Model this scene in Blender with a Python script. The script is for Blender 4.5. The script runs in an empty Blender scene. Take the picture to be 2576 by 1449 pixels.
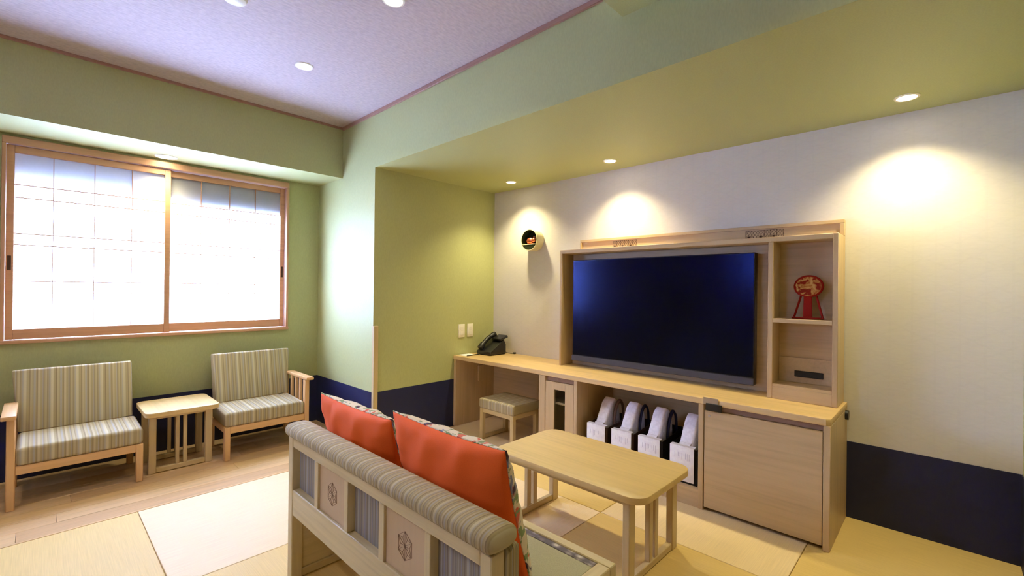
import bpy, bmesh, math, random
from mathutils import Matrix, Vector

random.seed(7)
S = bpy.context.scene
C = S.collection
R = math.radians

# ------------------------------------------------------------------ camera
YAW, PITCH, ROLL, FPX = 46.24, 0.122, 0.625, 1144.5
cam_d = bpy.data.cameras.new('camera')
cam_d.sensor_width = 36.0
cam_d.sensor_fit = 'HORIZONTAL'
cam_d.lens = 36.0 * FPX / 2576.0
cam_d.clip_start = 0.02
cam = bpy.data.objects.new('camera', cam_d)
C.objects.link(cam)
fw = Vector((math.sin(R(YAW)) * math.cos(R(PITCH)), math.cos(R(YAW)) * math.cos(R(PITCH)), math.sin(R(PITCH))))
rt = Vector((math.cos(R(YAW)), -math.sin(R(YAW)), 0))
up = rt.cross(fw)
rt2 = math.cos(R(ROLL)) * rt + math.sin(R(ROLL)) * up
up2 = -math.sin(R(ROLL)) * rt + math.cos(R(ROLL)) * up
cam.matrix_world = Matrix(((rt2.x, up2.x, -fw.x, 0), (rt2.y, up2.y, -fw.y, 0), (rt2.z, up2.z, -fw.z, 1.2), (0, 0, 0, 1)))
S.camera = cam

# ------------------------------------------------------------------ world, colour
SKY = (0.40, 0.53, 1.0)
SKY_STRENGTH = 72.0
w = bpy.data.worlds.new('sky')
S.world = w
w.use_nodes = True
w.node_tree.nodes['Background'].inputs[0].default_value = (*SKY, 1)
w.node_tree.nodes['Background'].inputs[1].default_value = SKY_STRENGTH
S.view_settings.view_transform = 'Standard'
S.view_settings.look = 'None'
S.view_settings.exposure = 0.08
S.view_settings.gamma = 1.0
S.view_settings.use_curve_mapping = False
S.cycles.use_denoising = True
S.cycles.max_bounces = 7
S.cycles.diffuse_bounces = 4
S.cycles.glossy_bounces = 4
S.cycles.sample_clamp_indirect = 40.0
WARM = (1.0, 0.87, 0.50)
NICHE_W, ROOM_W, WIN_W = 12.5, 5.5, 8.0     # downlight powers


# ------------------------------------------------------------------ materials
def srgb(r, g, b):
    f = lambda c: (c / 12.92 if c <= 0.04045 else ((c + 0.055) / 1.055) ** 2.4)
    return (f(r / 255), f(g / 255), f(b / 255), 1)


class N:
    """small node-tree helper"""
    def __init__(s, name, rough=0.5, spec=0.5):
        s.m = bpy.data.materials.new(name)
        s.m.use_nodes = True
        s.t = s.m.node_tree
        s.b = s.t.nodes['Principled BSDF']
        s.b.inputs['Roughness'].default_value = rough
        s.b.inputs['Specular IOR Level'].default_value = spec

    def n(s, kind, **kw):
        x = s.t.nodes.new('ShaderNode' + kind)
        for k, v in kw.items():
            if k.startswith('_'):
                setattr(x, k[1:], v)
            else:
                x.inputs[k.replace('__', ' ')].default_value = v
        return x

    def l(s, a, b):
        s.t.links.new(a, b)

    def coord(s, scale=(1, 1, 1)):
        tc = s.n('TexCoord')
        mp = s.n('Mapping')
        mp.inputs['Scale'].default_value = scale
        s.l(tc.outputs['Object'], mp.inputs['Vector'])
        return mp.outputs['Vector']

    def math(s, op, a, b=None):
        x = s.n('Math', _operation=op)
        for i, v in enumerate((a, b)):
            if v is None:
                continue
            if isinstance(v, (int, float)):
                x.inputs[i].default_value = v
            else:
                s.l(v, x.inputs[i])
        return x.outputs[0]

    def ramp(s, fac, stops, interp='LINEAR'):
        r = s.n('ValToRGB')
        r.color_ramp.interpolation = interp
        e = r.color_ramp.elements
        while len(e) < len(stops):
            e.new(0.5)
        for i, (p, c) in enumerate(stops):
            e[i].position = p
            e[i].color = c
        s.l(fac, r.inputs[0])
        return r.outputs[0]

    def col(s, c):
        s.l(c, s.b.inputs['Base Color'])

    def bump(s, h, strength=0.2, dist=0.002):
        b = s.n('Bump', Strength=strength, Distance=dist)
        s.l(h, b.inputs['Height'])
        s.l(b.outputs[0], s.b.inputs['Normal'])


def mul(c, k):
    return (min(1, c[0] * k), min(1, c[1] * k), min(1, c[2] * k), 1)


def plain(name, c, rough=0.5, spec=0.5, metal=0.0):
    x = N(name, rough, spec)
    x.b.inputs['Base Color'].default_value = c
    x.b.inputs['Metallic'].default_value = metal
    return x.m


def wood(name, c, axis, rough=0.42, contrast=0.16):
    x = N(name, rough, 0.4)
    sc = [55.0, 55.0, 55.0]
    sc[axis] = 2.2
    v = x.coord(sc)
    n1 = x.n('TexNoise', Scale=1.0, Detail=5.0, Roughness=0.6)
    x.l(v, n1.inputs['Vector'])
    sc2 = [9.0, 9.0, 9.0]
    sc2[axis] = 0.9
    n2 = x.n('TexNoise', Scale=1.0, Detail=2.0)
    x.l(x.coord(sc2), n2.inputs['Vector'])
    f = x.math('ADD', x.math('MULTIPLY', n1.outputs[0], 0.6), x.math('MULTIPLY', n2.outputs[0], 0.4))
    x.col(x.ramp(f, [(0.32, mul(c, 1 - contrast)), (0.5, c), (0.7, mul(c, 1 + contrast * 0.6))]))
    x.bump(n1.outputs[0], 0.08, 0.001)
    return x.m


def stripes(name, axis, period=0.068, k=1.0, tint=(1, 1, 1), stretch=None):
    x = N(name, 0.9, 0.15)
    tc = x.n('TexCoord')
    sp = x.n('SeparateXYZ')
    x.l(tc.outputs['Object'], sp.inputs[0])
    p = sp.outputs[axis]
    f = x.math('FRACT', x.math('MULTIPLY', p, 1.0 / period))
    T = lambda r, g, b: (*[min(1, a * k * t) for a, t in zip(srgb(r, g, b)[:3], tint)], 1)
    cream, oliv, dark, grey, tan = T(212, 202, 172), T(184, 170, 136), T(160, 146, 118), T(184, 178, 170), T(200, 186, 154)
    st = [(0.0, cream), (0.07, cream), (0.10, oliv), (0.17, oliv), (0.19, dark), (0.215, dark), (0.24, tan), (0.33, oliv),
          (0.36, grey), (0.41, grey), (0.43, oliv), (0.49, dark), (0.51, tan), (0.57, tan), (0.60, oliv), (0.66, oliv), (0.68, grey),
          (0.73, dark), (0.75, oliv), (0.83, tan), (0.86, dark), (0.88, oliv), (0.95, grey), (1.0, cream)]
    c = x.ramp(f, st)
    # irregular second beat so the repeats differ
    nz = x.n('TexNoise', Scale=1.0, Detail=3.0)
    cb = x.n('CombineXYZ')
    x.l(x.math('MULTIPLY', p, 46.0), cb.inputs[0])
    x.l(cb.outputs[0], nz.inputs['Vector'])
    mx = x.n('Mix', _data_type='RGBA', _blend_type='MULTIPLY')
    mx.inputs[0].default_value = 0.75
    x.l(c, mx.inputs[6])
    x.l(x.ramp(nz.outputs[0], [(0.32, (0.78, 0.77, 0.75, 1)), (0.6, (1, 1, 1, 1))]), mx.inputs[7])
    x.col(mx.outputs[2])
    wv = x.n('TexNoise', Scale=420.0, Detail=1.0)
    x.l(tc.outputs['Object'], wv.inputs['Vector'])
    x.bump(wv.outputs[0], 0.25, 0.001)
    return x.m


def wallpaper(name, c, rough=0.45, spec=0.5):
    x = N(name, rough, spec)
    n1 = x.n('TexNoise', Scale=160.0, Detail=4.0)
    x.l(x.coord((1, 1, 0.35)), n1.inputs['Vector'])
    x.col(x.ramp(n1.outputs[0], [(0.3, mul(c, 0.95)), (0.7, mul(c, 1.04))]))
    x.bump(n1.outputs[0], 0.12, 0.001)
    return x.m


def tv_paper(name, c):
    x = N(name, 0.55, 0.35)
    tc = x.n('TexCoord')
    sp = x.n('SeparateXYZ')
    x.l(tc.outputs['Object'], sp.inputs[0])
    y, z = sp.outputs[1], sp.outputs[2]
    tot = None
    for a in (0, 60, 120):        # three families of lines: a hemp-leaf like lattice
        d = x.math('ADD', x.math('MULTIPLY', y, math.cos(R(a)) / 0.085), x.math('MULTIPLY', z, math.sin(R(a)) / 0.085))
        q = x.math('ABSOLUTE', x.math('SUBTRACT', x.math('FRACT', d), 0.5))
        q = x.math('LESS_THAN', q, 0.05)
        tot = q if tot is None else x.math('MAXIMUM', tot, q)
    n1 = x.n('TexNoise', Scale=90.0, Detail=3.0)
    x.l(x.coord((1, 0.3, 1.6)), n1.inputs['Vector'])
    f = x.math('ADD', x.math('MULTIPLY', tot, 0.14), x.math('MULTIPLY', n1.outputs[0], 0.86))
    x.col(x.ramp(f, [(0.2, mul(c, 1.0)), (0.8, mul(c, 0.93))]))
    x.bump(f, 0.1, 0.001)
    return x.m


def tatami(name, c, axis):
    x = N(name, 0.6, 0.3)
    sc = [260.0, 260.0, 1.0]
    sc[axis] = 6.0
    n1 = x.n('TexNoise', Scale=1.0, Detail=2.0)
    x.l(x.coord(sc), n1.inputs['Vector'])
    x.col(x.ramp(n1.outputs[0], [(0.3, mul(c, 0.94)), (0.7, mul(c, 1.05))]))
    x.bump(n1.outputs[0], 0.15, 0.001)
    return x.m


def floral(name):
    x = N(name, 0.85, 0.2)
    v = x.coord((1, 1, 1))
    base = srgb(240, 226, 200)
    cur = None
    for sc, thr, cc in ((13.0, 0.60, srgb(226, 120, 96)), (17.0, 0.61, srgb(150, 150, 180)), (21.0, 0.60, srgb(150, 168, 120)), (9.0, 0.63, srgb(96, 74, 92))):
        n1 = x.n('TexNoise', Scale=sc, Detail=2.0, Distortion=1.2)
        mp = x.n('Mapping')
        mp.inputs['Location'].default_value = (sc * 1.7, sc * 0.3, sc)
        x.l(v, mp.inputs[0])
        x.l(mp.outputs[0], n1.inputs['Vector'])
        f = x.ramp(n1.outputs[0], [(thr - 0.02, (0, 0, 0, 1)), (thr + 0.02, (1, 1, 1, 1))])
        mx = x.n('Mix', _data_type='RGBA')
        x.l(f, mx.inputs[0])
        if cur is None:
            mx.inputs[6].default_value = base
        else:
            x.l(cur, mx.inputs[6])
        mx.inputs[7].default_value = cc
        cur = mx.outputs[2]
    x.col(cur)
    return x.m


def fabric(name, c, rough=0.9, scale=500.0, spec=0.15):
    x = N(name, rough, spec)
    n1 = x.n('TexNoise', Scale=scale, Detail=1.0)
    x.l(x.coord(), n1.inputs['Vector'])
    x.col(x.ramp(n1.outputs[0], [(0.3, mul(c, 0.92)), (0.7, mul(c, 1.06))]))
    x.bump(n1.outputs[0], 0.2, 0.001)
    return x.m


def emit(name, c, strength):
    x = N(name)
    x.b.inputs['Base Color'].default_value = (0.8, 0.8, 0.8, 1)
    x.b.inputs['Emission Color'].default_value = (*c[:3], 1)
    x.b.inputs['Emission Strength'].default_value = strength
    return x.m


def paper_mat(name):
    m = bpy.data.materials.new(name)
    m.use_nodes = True
    t = m.node_tree
    t.nodes.clear()
    o = t.nodes.new('ShaderNodeOutputMaterial')
    a = t.nodes.new('ShaderNodeBsdfTranslucent')
    b = t.nodes.new('ShaderNodeBsdfDiffuse')
    a.inputs[0].default_value = (0.86, 0.86, 0.86, 1)
    b.inputs[0].default_value = (0.86, 0.85, 0.83, 1)
    x = t.nodes.new('ShaderNodeMixShader')
    x.inputs[0].default_value = 0.3
    nz = t.nodes.new('ShaderNodeTexNoise')
    nz.inputs['Scale'].default_value = 60
    rp = t.nodes.new('ShaderNodeValToRGB')
    rp.color_ramp.elements[0].color = (0.82, 0.82, 0.82, 1)
    rp.color_ramp.elements[1].color = (0.9, 0.9, 0.9, 1)
    t.links.new(nz.outputs[0], rp.inputs[0])
    t.links.new(rp.outputs[0], a.inputs[0])
    t.links.new(a.outputs[0], x.inputs[1])
    t.links.new(b.outputs[0], x.inputs[2])
    t.links.new(x.outputs[0], o.inputs[0])
    return m


def brocade_mat(name):
    x = N(name, 0.8, 0.2)
    n1 = x.n('TexVoronoi', Scale=42.0)
    x.l(x.coord((1, 0.7, 1)), n1.inputs['Vector'])
    x.col(x.ramp(n1.outputs['Distance'], [(0.15, srgb(226, 220, 210)), (0.35, srgb(168, 160, 160)), (0.6, srgb(120, 114, 120))]))
    return x.m


def screen_mat(name):
    m = plain(name, srgb(15, 16, 20), 0.2, 0.5)
    b = m.node_tree.nodes['Principled BSDF']
    b.inputs['Specular Tint'].default_value = (0.08, 0.14, 0.62, 1)
    return m


def blind_mat(name):
    m = paper_mat(name)
    for n in m.node_tree.nodes:
        if n.type == 'BSDF_TRANSLUCENT':
            for l in list(n.inputs[0].links): m.node_tree.links.remove(l)
            n.inputs[0].default_value = (0.02, 0.022, 0.032, 1)
        if n.type == 'BSDF_DIFFUSE':
            n.inputs[0].default_value = (0.10, 0.11, 0.17, 1)
    return m


GREEN = srgb(186, 189, 132)
M = dict(
    green=wallpaper("green_wallpaper", GREEN, 0.55, 0.5),
    tvwall=tv_paper('cream_wallpaper', srgb(226, 220, 212)),
    navy=wallpaper('navy_wainscot', srgb(33, 37, 74), 0.55, 0.4),
    ceil=None, unseen_dark=wood('darkened_unseen_wall', srgb(104, 78, 56), 2),  # dark finish invented for the unseen walls, to lower the front fill light
    oakx=wood('oak_along_x', srgb(206, 182, 134), 0), oaky=wood('oak_along_y', srgb(206, 182, 134), 1), oakz=wood('oak_along_z', srgb(206, 182, 134), 2),
    cabx=wood('cabinet_oak_along_x', srgb(206, 177, 134), 0), caby=wood('cabinet_oak_along_y', srgb(206, 177, 134), 1), cabz=wood('cabinet_oak_along_z', srgb(206, 177, 134), 2),
    topy=wood('worktop_oak', srgb(224, 190, 134), 1, 0.38), tabley=wood('table_oak', srgb(216, 186, 126), 1, 0.4),
    cedx=wood('window_cedar_along_x', srgb(206, 160, 122), 0), cedz=wood('window_cedar_along_z', srgb(206, 160, 122), 2),
    benx=wood('bench_beech_along_x', srgb(222, 178, 122), 0), beny=wood('bench_beech_along_y', srgb(222, 178, 122), 1), benz=wood('bench_beech_along_z', srgb(222, 178, 122), 2),
    sofay=wood('sofa_ash_along_y', srgb(214, 196, 152), 1), sofaz=wood('sofa_ash_along_z', srgb(214, 196, 152), 2), sofax=wood('sofa_ash_along_x', srgb(214, 196, 152), 0),
    panel=wood('sofa_panel', srgb(206, 180, 146), 2, 0.5, 0.05),
    plank=wood('floor_plank', srgb(216, 178, 128), 0, 0.32, 0.2), plank2=wood('floor_plank_pale', srgb(222, 186, 136), 0, 0.32, 0.2),
    plank3=wood('floor_plank_brown', srgb(210, 171, 122), 0, 0.32, 0.2),
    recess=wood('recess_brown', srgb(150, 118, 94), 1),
    tatl=tatami('tatami_pale', srgb(238, 213, 168), 0), tatd=tatami('tatami_straw', srgb(226, 195, 124), 1),
    strx=stripes('striped_cloth_across', 0, 0.112, 0.92, (1, 0.99, 0.9)), stry=stripes('striped_cloth_along', 1, 0.068, 0.95, (1, 0.99, 0.92)),
    strp=stripes('striped_cloth_end', 0, 0.045, 0.95, (1, 0.99, 0.92)),
    strg=stripes('striped_cloth_grey', 1, 0.07, 0.75, (0.92, 1.0, 1.35)),
    orange=fabric('orange_cotton', srgb(255, 112, 50), 0.75, 700),
    floral=floral('floral_cotton'), mat=fabric('green_woven_mat', srgb(188, 184, 152), 0.8, 300),
    brocade=brocade_mat('grey_brocade'),
    white=plain('white_plastic', srgb(240, 236, 220), 0.4), black=plain('black_plastic', srgb(22, 22, 24), 0.35),
    dark=plain('dark_brown_line', srgb(70, 46, 32), 0.7), burn=plain('burnt_line', srgb(132, 102, 82), 0.7), screen=screen_mat('tv_screen'),
    tvbar=plain('tv_grey_bar', srgb(70, 70, 78), 0.4), steel=plain('brushed_steel', srgb(190, 180, 170), 0.35, 0.5, 1.0),
    red=plain('red_lacquer', srgb(150, 24, 8), 0.5, 0.15), cloth=fabric('white_towel', srgb(246, 243, 248), 0.95, 60),
    print=fabric('white_print', srgb(252, 250, 254), 0.7, 40), bagk=fabric('black_bag', srgb(26, 22, 22), 0.9, 300), bagb=fabric('brown_bag', srgb(62, 44, 36), 0.9, 300),
    strapb=fabric('brown_strap', srgb(96, 72, 60), 0.8, 300), strapn=fabric('navy_strap', srgb(28, 30, 58), 0.8, 300), ink=plain('grey_ink', srgb(186, 182, 196), 0.7),
    nichec=plain('cream_bamboo', srgb(232, 222, 178), 0.5), nicheg=plain('dark_green_lining', srgb(40, 48, 24), 0.5), copper=plain('copper', srgb(220, 120, 84), 0.3, 0.5, 0.8),
    crown=wood('crown_strip', srgb(176, 134, 116), 1), lens=emit('lamp_lens', (1.0, 0.88, 0.66), 30.0),
    blind=blind_mat('added_blind_cloth'), trim=plain('white_trim_ring', srgb(238, 234, 222), 0.4), paper=paper_mat('shoji_paper'), concrete=plain('outside_render', srgb(150, 150, 158), 0.8),
)
# gold painted disc
x_ = N('gold_painted_lacquer', 0.5, 0.2)
n_ = x_.n('TexNoise', Scale=26.0, Detail=3.0, Distortion=1.5)
x_.l(x_.coord(), n_.inputs['Vector'])
x_.col(x_.ramp(n_.outputs[0], [(0.44, srgb(140, 30, 8)), (0.5, srgb(176, 110, 44)), (0.62, srgb(204, 152, 80))]))
M['gold'] = x_.m
# ceiling: lavender-white mottled paper
x_ = N('ceiling_paper', 0.7, 0.3)
n_ = x_.n('TexNoise', Scale=34.0, Detail=4.0)
x_.l(x_.coord((1, 2.4, 1)), n_.inputs['Vector'])
x_.col(x_.ramp(n_.outputs[0], [(0.35, srgb(192, 176, 176)), (0.65, srgb(208, 192, 190))]))
x_.bump(n_.outputs[0], 0.25, 0.003)
M['ceil'] = x_.m
# clear glass slot
x_ = N('cabinet_glass', 0.05)
x_.b.inputs['Base Color'].default_value = (0.9, 0.95, 0.95, 1)
x_.b.inputs['Transmission Weight'].default_value = 1.0
x_.b.inputs['IOR'].default_value = 1.1
M['glass'] = x_.m


# ------------------------------------------------------------------ builders
def origin_of(parent):
    o = Vector((0, 0, 0))
    p = parent
    while p is not None:
        o = o + p.location
        p = p.parent
    return o


def tag(o, label=None, cat=None, group=None, kind=None):
    if label: o['label'] = label
    if cat: o['category'] = cat
    if group: o['group'] = group
    if kind: o['kind'] = kind
    return o


def thing(name, label, cat, loc=(0, 0, 0), group=None, kind=None):
    o = bpy.data.objects.new(name, None)
    o.empty_display_size = 0.1
    C.objects.link(o)
    o.location = loc
    return tag(o, label, cat, group, kind)


class B:
    """collects geometry in world coordinates; build() links it as one mesh object under parent"""
    def __init__(s):
        s.bm = bmesh.new()

    def box(s, x0, x1, y0, y1, z0, z1, bev=0.0, seg=1):
        g = bmesh.ops.create_cube(s.bm, size=1.0)
        vs = g['verts']
        for v in vs:
            v.co = Vector(((x0 + x1) / 2 + v.co.x * (x1 - x0), (y0 + y1) / 2 + v.co.y * (y1 - y0), (z0 + z1) / 2 + v.co.z * (z1 - z0)))
        if bev > 0:
            es = list({e for v in vs for e in v.link_edges})
            bmesh.ops.bevel(s.bm, geom=es, offset=bev, segments=seg, profile=0.5, affect='EDGES', clamp_overlap=True)
        return s

    def prism(s, pts, axis, a0, a1, bev=0.0, seg=2):
        """polygon pts in the two other axes (x,y / y,z / x,z order kept), extruded along axis"""
        def mk(p, a):
            if axis == 2: return (p[0], p[1], a)
            if axis == 0: return (a, p[0], p[1])
            return (p[0], a, p[1])
        v0 = [s.bm.verts.new(mk(p, a0)) for p in pts]
        v1 = [s.bm.verts.new(mk(p, a1)) for p in pts]
        n = len(pts)
        f0 = s.bm.faces.new(v0)
        f1 = s.bm.faces.new(v1[::-1])
        for i in range(n):
            s.bm.faces.new((v0[i], v1[i], v1[(i + 1) % n], v0[(i + 1) % n]))
        bmesh.ops.recalc_face_normals(s.bm, faces=list({f for v in v0 + v1 for f in v.link_faces}))
        if bev > 0:
            es = list(f0.edges) + list(f1.edges)
            bmesh.ops.bevel(s.bm, geom=es, offset=bev, segments=seg, profile=0.5, affect='EDGES', clamp_overlap=True)
        return s

    def cyl(s, c, axis, r, length, n=32, r2=None):
        """cylinder starting at c running along +axis"""
        g = bmesh.ops.create_cone(s.bm, cap_ends=True, segments=n, radius1=r, radius2=r if r2 is None else r2, depth=length)
        rot = {0: Matrix.Rotation(R(90), 4, 'Y'), 1: Matrix.Rotation(R(-90), 4, 'X'), 2: Matrix.Identity(4)}[axis]
        d = Vector((0, 0, 0)); d[axis] = length / 2
        for v in g['verts']:
            v.co = rot @ v.co + Vector(c) + d
        return s

    def tube(s, path, r, n=8, closed=False):
        path = [Vector(p) for p in path]
        rings = []
        for i, p in enumerate(path):
            a = path[max(0, i - 1)]; b = path[min(len(path) - 1, i + 1)]
            t = (b - a).normalized()
            u = t.cross(Vector((0.13, 0.97, 0.21))).normalized()
            v = t.cross(u)
            rr = r if isinstance(r, float) else r[i]
            rings.append([s.bm.verts.new(p + u * rr * math.cos(2 * math.pi * k / n) + v * rr * math.sin(2 * math.pi * k / n)) for k in range(n)])
        for i in range(len(rings) - 1):
            for k in range(n):
                s.bm.faces.new((rings[i][k], rings[i][(k + 1) % n], rings[i + 1][(k + 1) % n], rings[i + 1][k]))
        s.bm.faces.new(rings[0][::-1]); s.bm.faces.new(rings[-1])
        return s

    def lathe(s, prof, c, n=32):
        """prof: (r, z) pairs about a vertical axis through c"""
        rings = [[s.bm.verts.new((c[0] + r * math.cos(2 * math.pi * k / n), c[1] + r * math.sin(2 * math.pi * k / n), c[2] + z)) for k in range(n)] for r, z in prof]
        for i in range(len(rings) - 1):
            for k in range(n):
                s.bm.faces.new((rings[i][k], rings[i][(k + 1) % n], rings[i + 1][(k + 1) % n], rings[i + 1][k]))
        return s

    def strip(s, a, b, wdt, x, dx=-0.001):
        """thin raised line from a to b (y,z) on the plane x"""
        a, b = Vector(a), Vector(b)
        t = (b - a).normalized(); nrm = Vector((-t.y, t.x)) * wdt / 2
        s.prism([a + nrm, a - nrm, b - nrm, b + nrm], 0, x, x + dx)
        return s

    def build(s, name, mat, parent=None, smooth=40):
        if parent is not None:
            o = origin_of(parent)
            for v in s.bm.verts: v.co -= o
        bmesh.ops.recalc_face_normals(s.bm, faces=s.bm.faces)
        me = bpy.data.meshes.new(name)
        s.bm.to_mesh(me); s.bm.free()
        me.materials.append(M[mat] if isinstance(mat, str) else mat)
        if smooth:
            me.shade_smooth()
            me.set_sharp_from_angle(angle=R(smooth))
        ob = bpy.data.objects.new(name, me)
        C.objects.link(ob)
        ob.parent = parent
        return ob


def box(name, mat, parent, x0, x1, y0, y1, z0, z1, bev=0.002, seg=1):
    return B().box(x0, x1, y0, y1, z0, z1, bev, seg).build(name, mat, parent)


def rrect(x0, x1, y0, y1, r, n=7):
    p = []
    for cx, cy, a in ((x1 - r, y1 - r, 0), (x0 + r, y1 - r, 90), (x0 + r, y0 + r, 180), (x1 - r, y0 + r, 270)):
        for k in range(n + 1):
            t = R(a + 90 * k / n)
            p.append((cx + r * math.cos(t), cy + r * math.sin(t)))
    return p


def struct(o, label, cat):
    return tag(o, label, cat, kind='structure')


# ------------------------------------------------------------------ key dimensions (metres)
XB, XT = 1.758, 3.016            # pillar / beam face, TV wall
YB, YW, YN, YE = 3.657, 4.109, 3.129, -0.245   # window beam face, window wall, niche walls
ZC, ZS, ZN = 2.528, 2.109, 0.405  # ceiling, soffits, navy wainscot
XL, YR = -2.3, -2.2              # unseen walls behind the camera
XLW = -2.3

# ------------------------------------------------------------------ floor
floor = box('floor', 'dark', None, XL - 0.1, XT + 0.1, YR - 0.1, YW + 0.1, -0.1, -0.012, 0)
struct(floor, 'floor of square tatami mats with a boarded strip under the window', 'floor')
TX = [0.38 + 0.8685 * k for k in range(-4, 4)]
TY = [3.088 - 0.8705 * k for k in range(0, 8)]
for i in range(len(TX) - 1):
    for j in range(len(TY) - 1):
        x0, x1 = max(TX[i], XL), min(TX[i + 1], XT)
        if TX[i + 1] > XT - 0.05: x1 = XT
        y0, y1 = max(TY[j + 1], YR), TY[j]
        if x1 - x0 < 0.05 or y1 - y0 < 0.05: continue
        light = ((i - 4) + j) % 2 == 0
        box('tatami_mat', 'tatl' if light else 'tatd', floor, x0 + 0.0012, x1 - 0.0012, y0 + 0.0012, y1 - 0.0012, -0.012, 0.0, 0.002)
rows = 8
bw = (YW - 3.105) / rows
box('threshold_strip', 'plank2', floor, XL, XT, 3.0893, 3.1045, -0.012, 0.001, 0.001)
for r in range(rows):
    xs = XL - random.uniform(0.0, 0.8)
    k = 0
    while xs < XB:
        xe = xs + 1.25
        a, b = max(xs, XL), min(xe, XB)
        if b - a > 0.02:
            box('plank', ('plank', 'plank2', 'plank3')[(r * 2 + k) % 3], floor, a + 0.0006, b - 0.0006, 3.105 + r * bw + 0.0006, 3.105 + (r + 1) * bw - 0.0006, -0.012, 0.0, 0.001)
        xs = xe
        k += 1

# ------------------------------------------------------------------ ceiling, walls, beams
struct(box('ceiling', 'ceil', None, XL - 0.1, XT + 0.2, YR - 0.1, YW + 0.2, ZC, ZC + 0.1, 0), 'high ceiling in mottled lavender white paper', 'ceiling')
wx0, wx1, wz0, wz1 = -0.153, 1.494, 0.834, 2.092      # window opening
wb = B()
wb.box(XL - 0.1, wx0, YW, YW + 0.12, 0, ZC).box(wx1, XB, YW, YW + 0.12, 0, ZC)
wb.box(wx0, wx1, YW, YW + 0.12, 0, wz0).box(wx0, wx1, YW, YW + 0.12, wz1, ZC)
struct(wb.build('wall_window', 'green', None), 'sage green papered wall around the paper screen window', 'wall')
struct(box('wall_window_beam', 'green', None, XL, XB, YB, YW, ZS, ZC, 0), 'deep green beam boxed in above the window', 'beam')
struct(box('wall_pillar', 'green', None, XB, XT + 0.2, YN, YW + 0.12, 0, ZC, 0), 'green pillar wall between window corner and television niche', 'wall')
struct(box('wall_television', 'tvwall', None, XT, XT + 0.2, YE, YN, 0, ZS, 0), 'cream papered wall behind the television cabinet', 'wall')
struct(box('wall_television_beam', 'green', None, XB, XT + 0.2, YE, YN, ZS, ZC, 0), 'wide lowered green beam over the television niche', 'beam')
struct(box('wall_niche_end', 'green', None, XB, XT + 0.2, YR - 0.1, YE, 0, ZC, 0), 'green end wall closing the niche at the right edge', 'wall')
struct(box('wall_cross_beam', 'green', None, XL, XB, 0.66, 1.033, 2.393, ZC, 0), 'short green cross beam meeting the television beam at the ceiling', 'beam')
struct(box('wall_back', 'unseen_dark', None, XL - 0.1, XB, YR - 0.1, YR, 0, ZC, 0), 'unseen wall behind the viewer, darkened to cut bounced light', 'wall')  # unseen; dark finish added so less light bounces back
lw_ = B()
l0, l1, lz0, lz1 = 1.62, 2.36, 1.36, 1.98          # second window, only seen mirrored in the television
lw_.box(XL - 0.1, XL, YR, l0, 0, ZC).box(XL - 0.1, XL, l1, YW, 0, ZC).box(XL - 0.1, XL, l0, l1, 0, lz0).box(XL - 0.1, XL, l0, l1, lz1, ZC)
struct(lw_.build('wall_left', 'unseen_dark', None), 'unseen wall at the left end of the room, darkened to cut bounced light', 'wall')
w2 = thing('window_2', 'second paper screened window on the left wall', 'window', (XL, (l0 + l1) / 2, lz0), kind='structure')
f2 = B()
f2.box(XL - 0.08, XL + 0.01, l0, l1, lz0, lz0 + 0.05, 0.002).box(XL - 0.08, XL + 0.01, l0, l1, lz1 - 0.05, lz1, 0.002)
for a_ in (l0, (l0 + l1) / 2 - 0.025, l1 - 0.05):
    f2.box(XL - 0.08, XL + 0.01, a_, a_ + 0.05, lz0 + 0.05, lz1 - 0.05, 0.002)
f2.build('window_frame', 'cedz', w2)
for a_, b_ in ((l0 + 0.05, (l0 + l1) / 2 - 0.025), ((l0 + l1) / 2 + 0.025, l1 - 0.05)):
    pp = box('shoji_paper', 'paper', w2, XL - 0.04, XL - 0.039, a_, b_, lz0 + 0.05, lz1 - 0.05, 0)
    for k in range(1, 4):
        yy = a_ + (b_ - a_) * k / 4
        box('muntin', 'cedz', pp, XL - 0.039, XL - 0.025, yy - 0.003, yy + 0.003, lz0 + 0.05, lz1 - 0.05, 0)
# navy wainscot
t = 0.004
for nm, a, lb in (
    ('baseboard_window', (XL, XB - t, YW - t, YW, 0, ZN), 'navy wainscot band low on the window wall'),
    ('baseboard_pillar', (XB - t, XB, YN, YW, 0, ZN), 'navy wainscot band low on the pillar by the corner'),
    ('baseboard_niche', (XB + 0.001, XT - t, YN - t, YN, 0, ZN), 'navy wainscot band low on the niche side wall'),
    ('baseboard_television', (XT - t, XT, YE + t, YN - t, 0, ZN), 'navy wainscot band right of the television cabinet'),
    ('baseboard_niche_end', (XB, XT, YE, YE + t, 0, ZN), 'navy wainscot band low on the end wall of the niche')):
    struct(box(nm, 'navy', None, *a, 0), lb, 'wainscot')
struct(box('trim_1', 'crown', None, XB - 0.014, XB, 1.034, YB - 0.014, ZC - 0.026, ZC, 0.002), 'thin brown strip between ceiling and television beam', 'trim')
struct(box('trim_2', 'crown', None, XL, XB, YB - 0.012, YB, ZC - 0.018, ZC, 0.002), 'thin brown strip between ceiling and window beam', 'trim')
struct(box('trim_3', 'oakz', None, XB - 0.006, XB + 0.03, YN - 0.024, YN + 0.006, 0, 0.91, 0.002), 'low wooden guard on the niche corner', 'trim')

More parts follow.
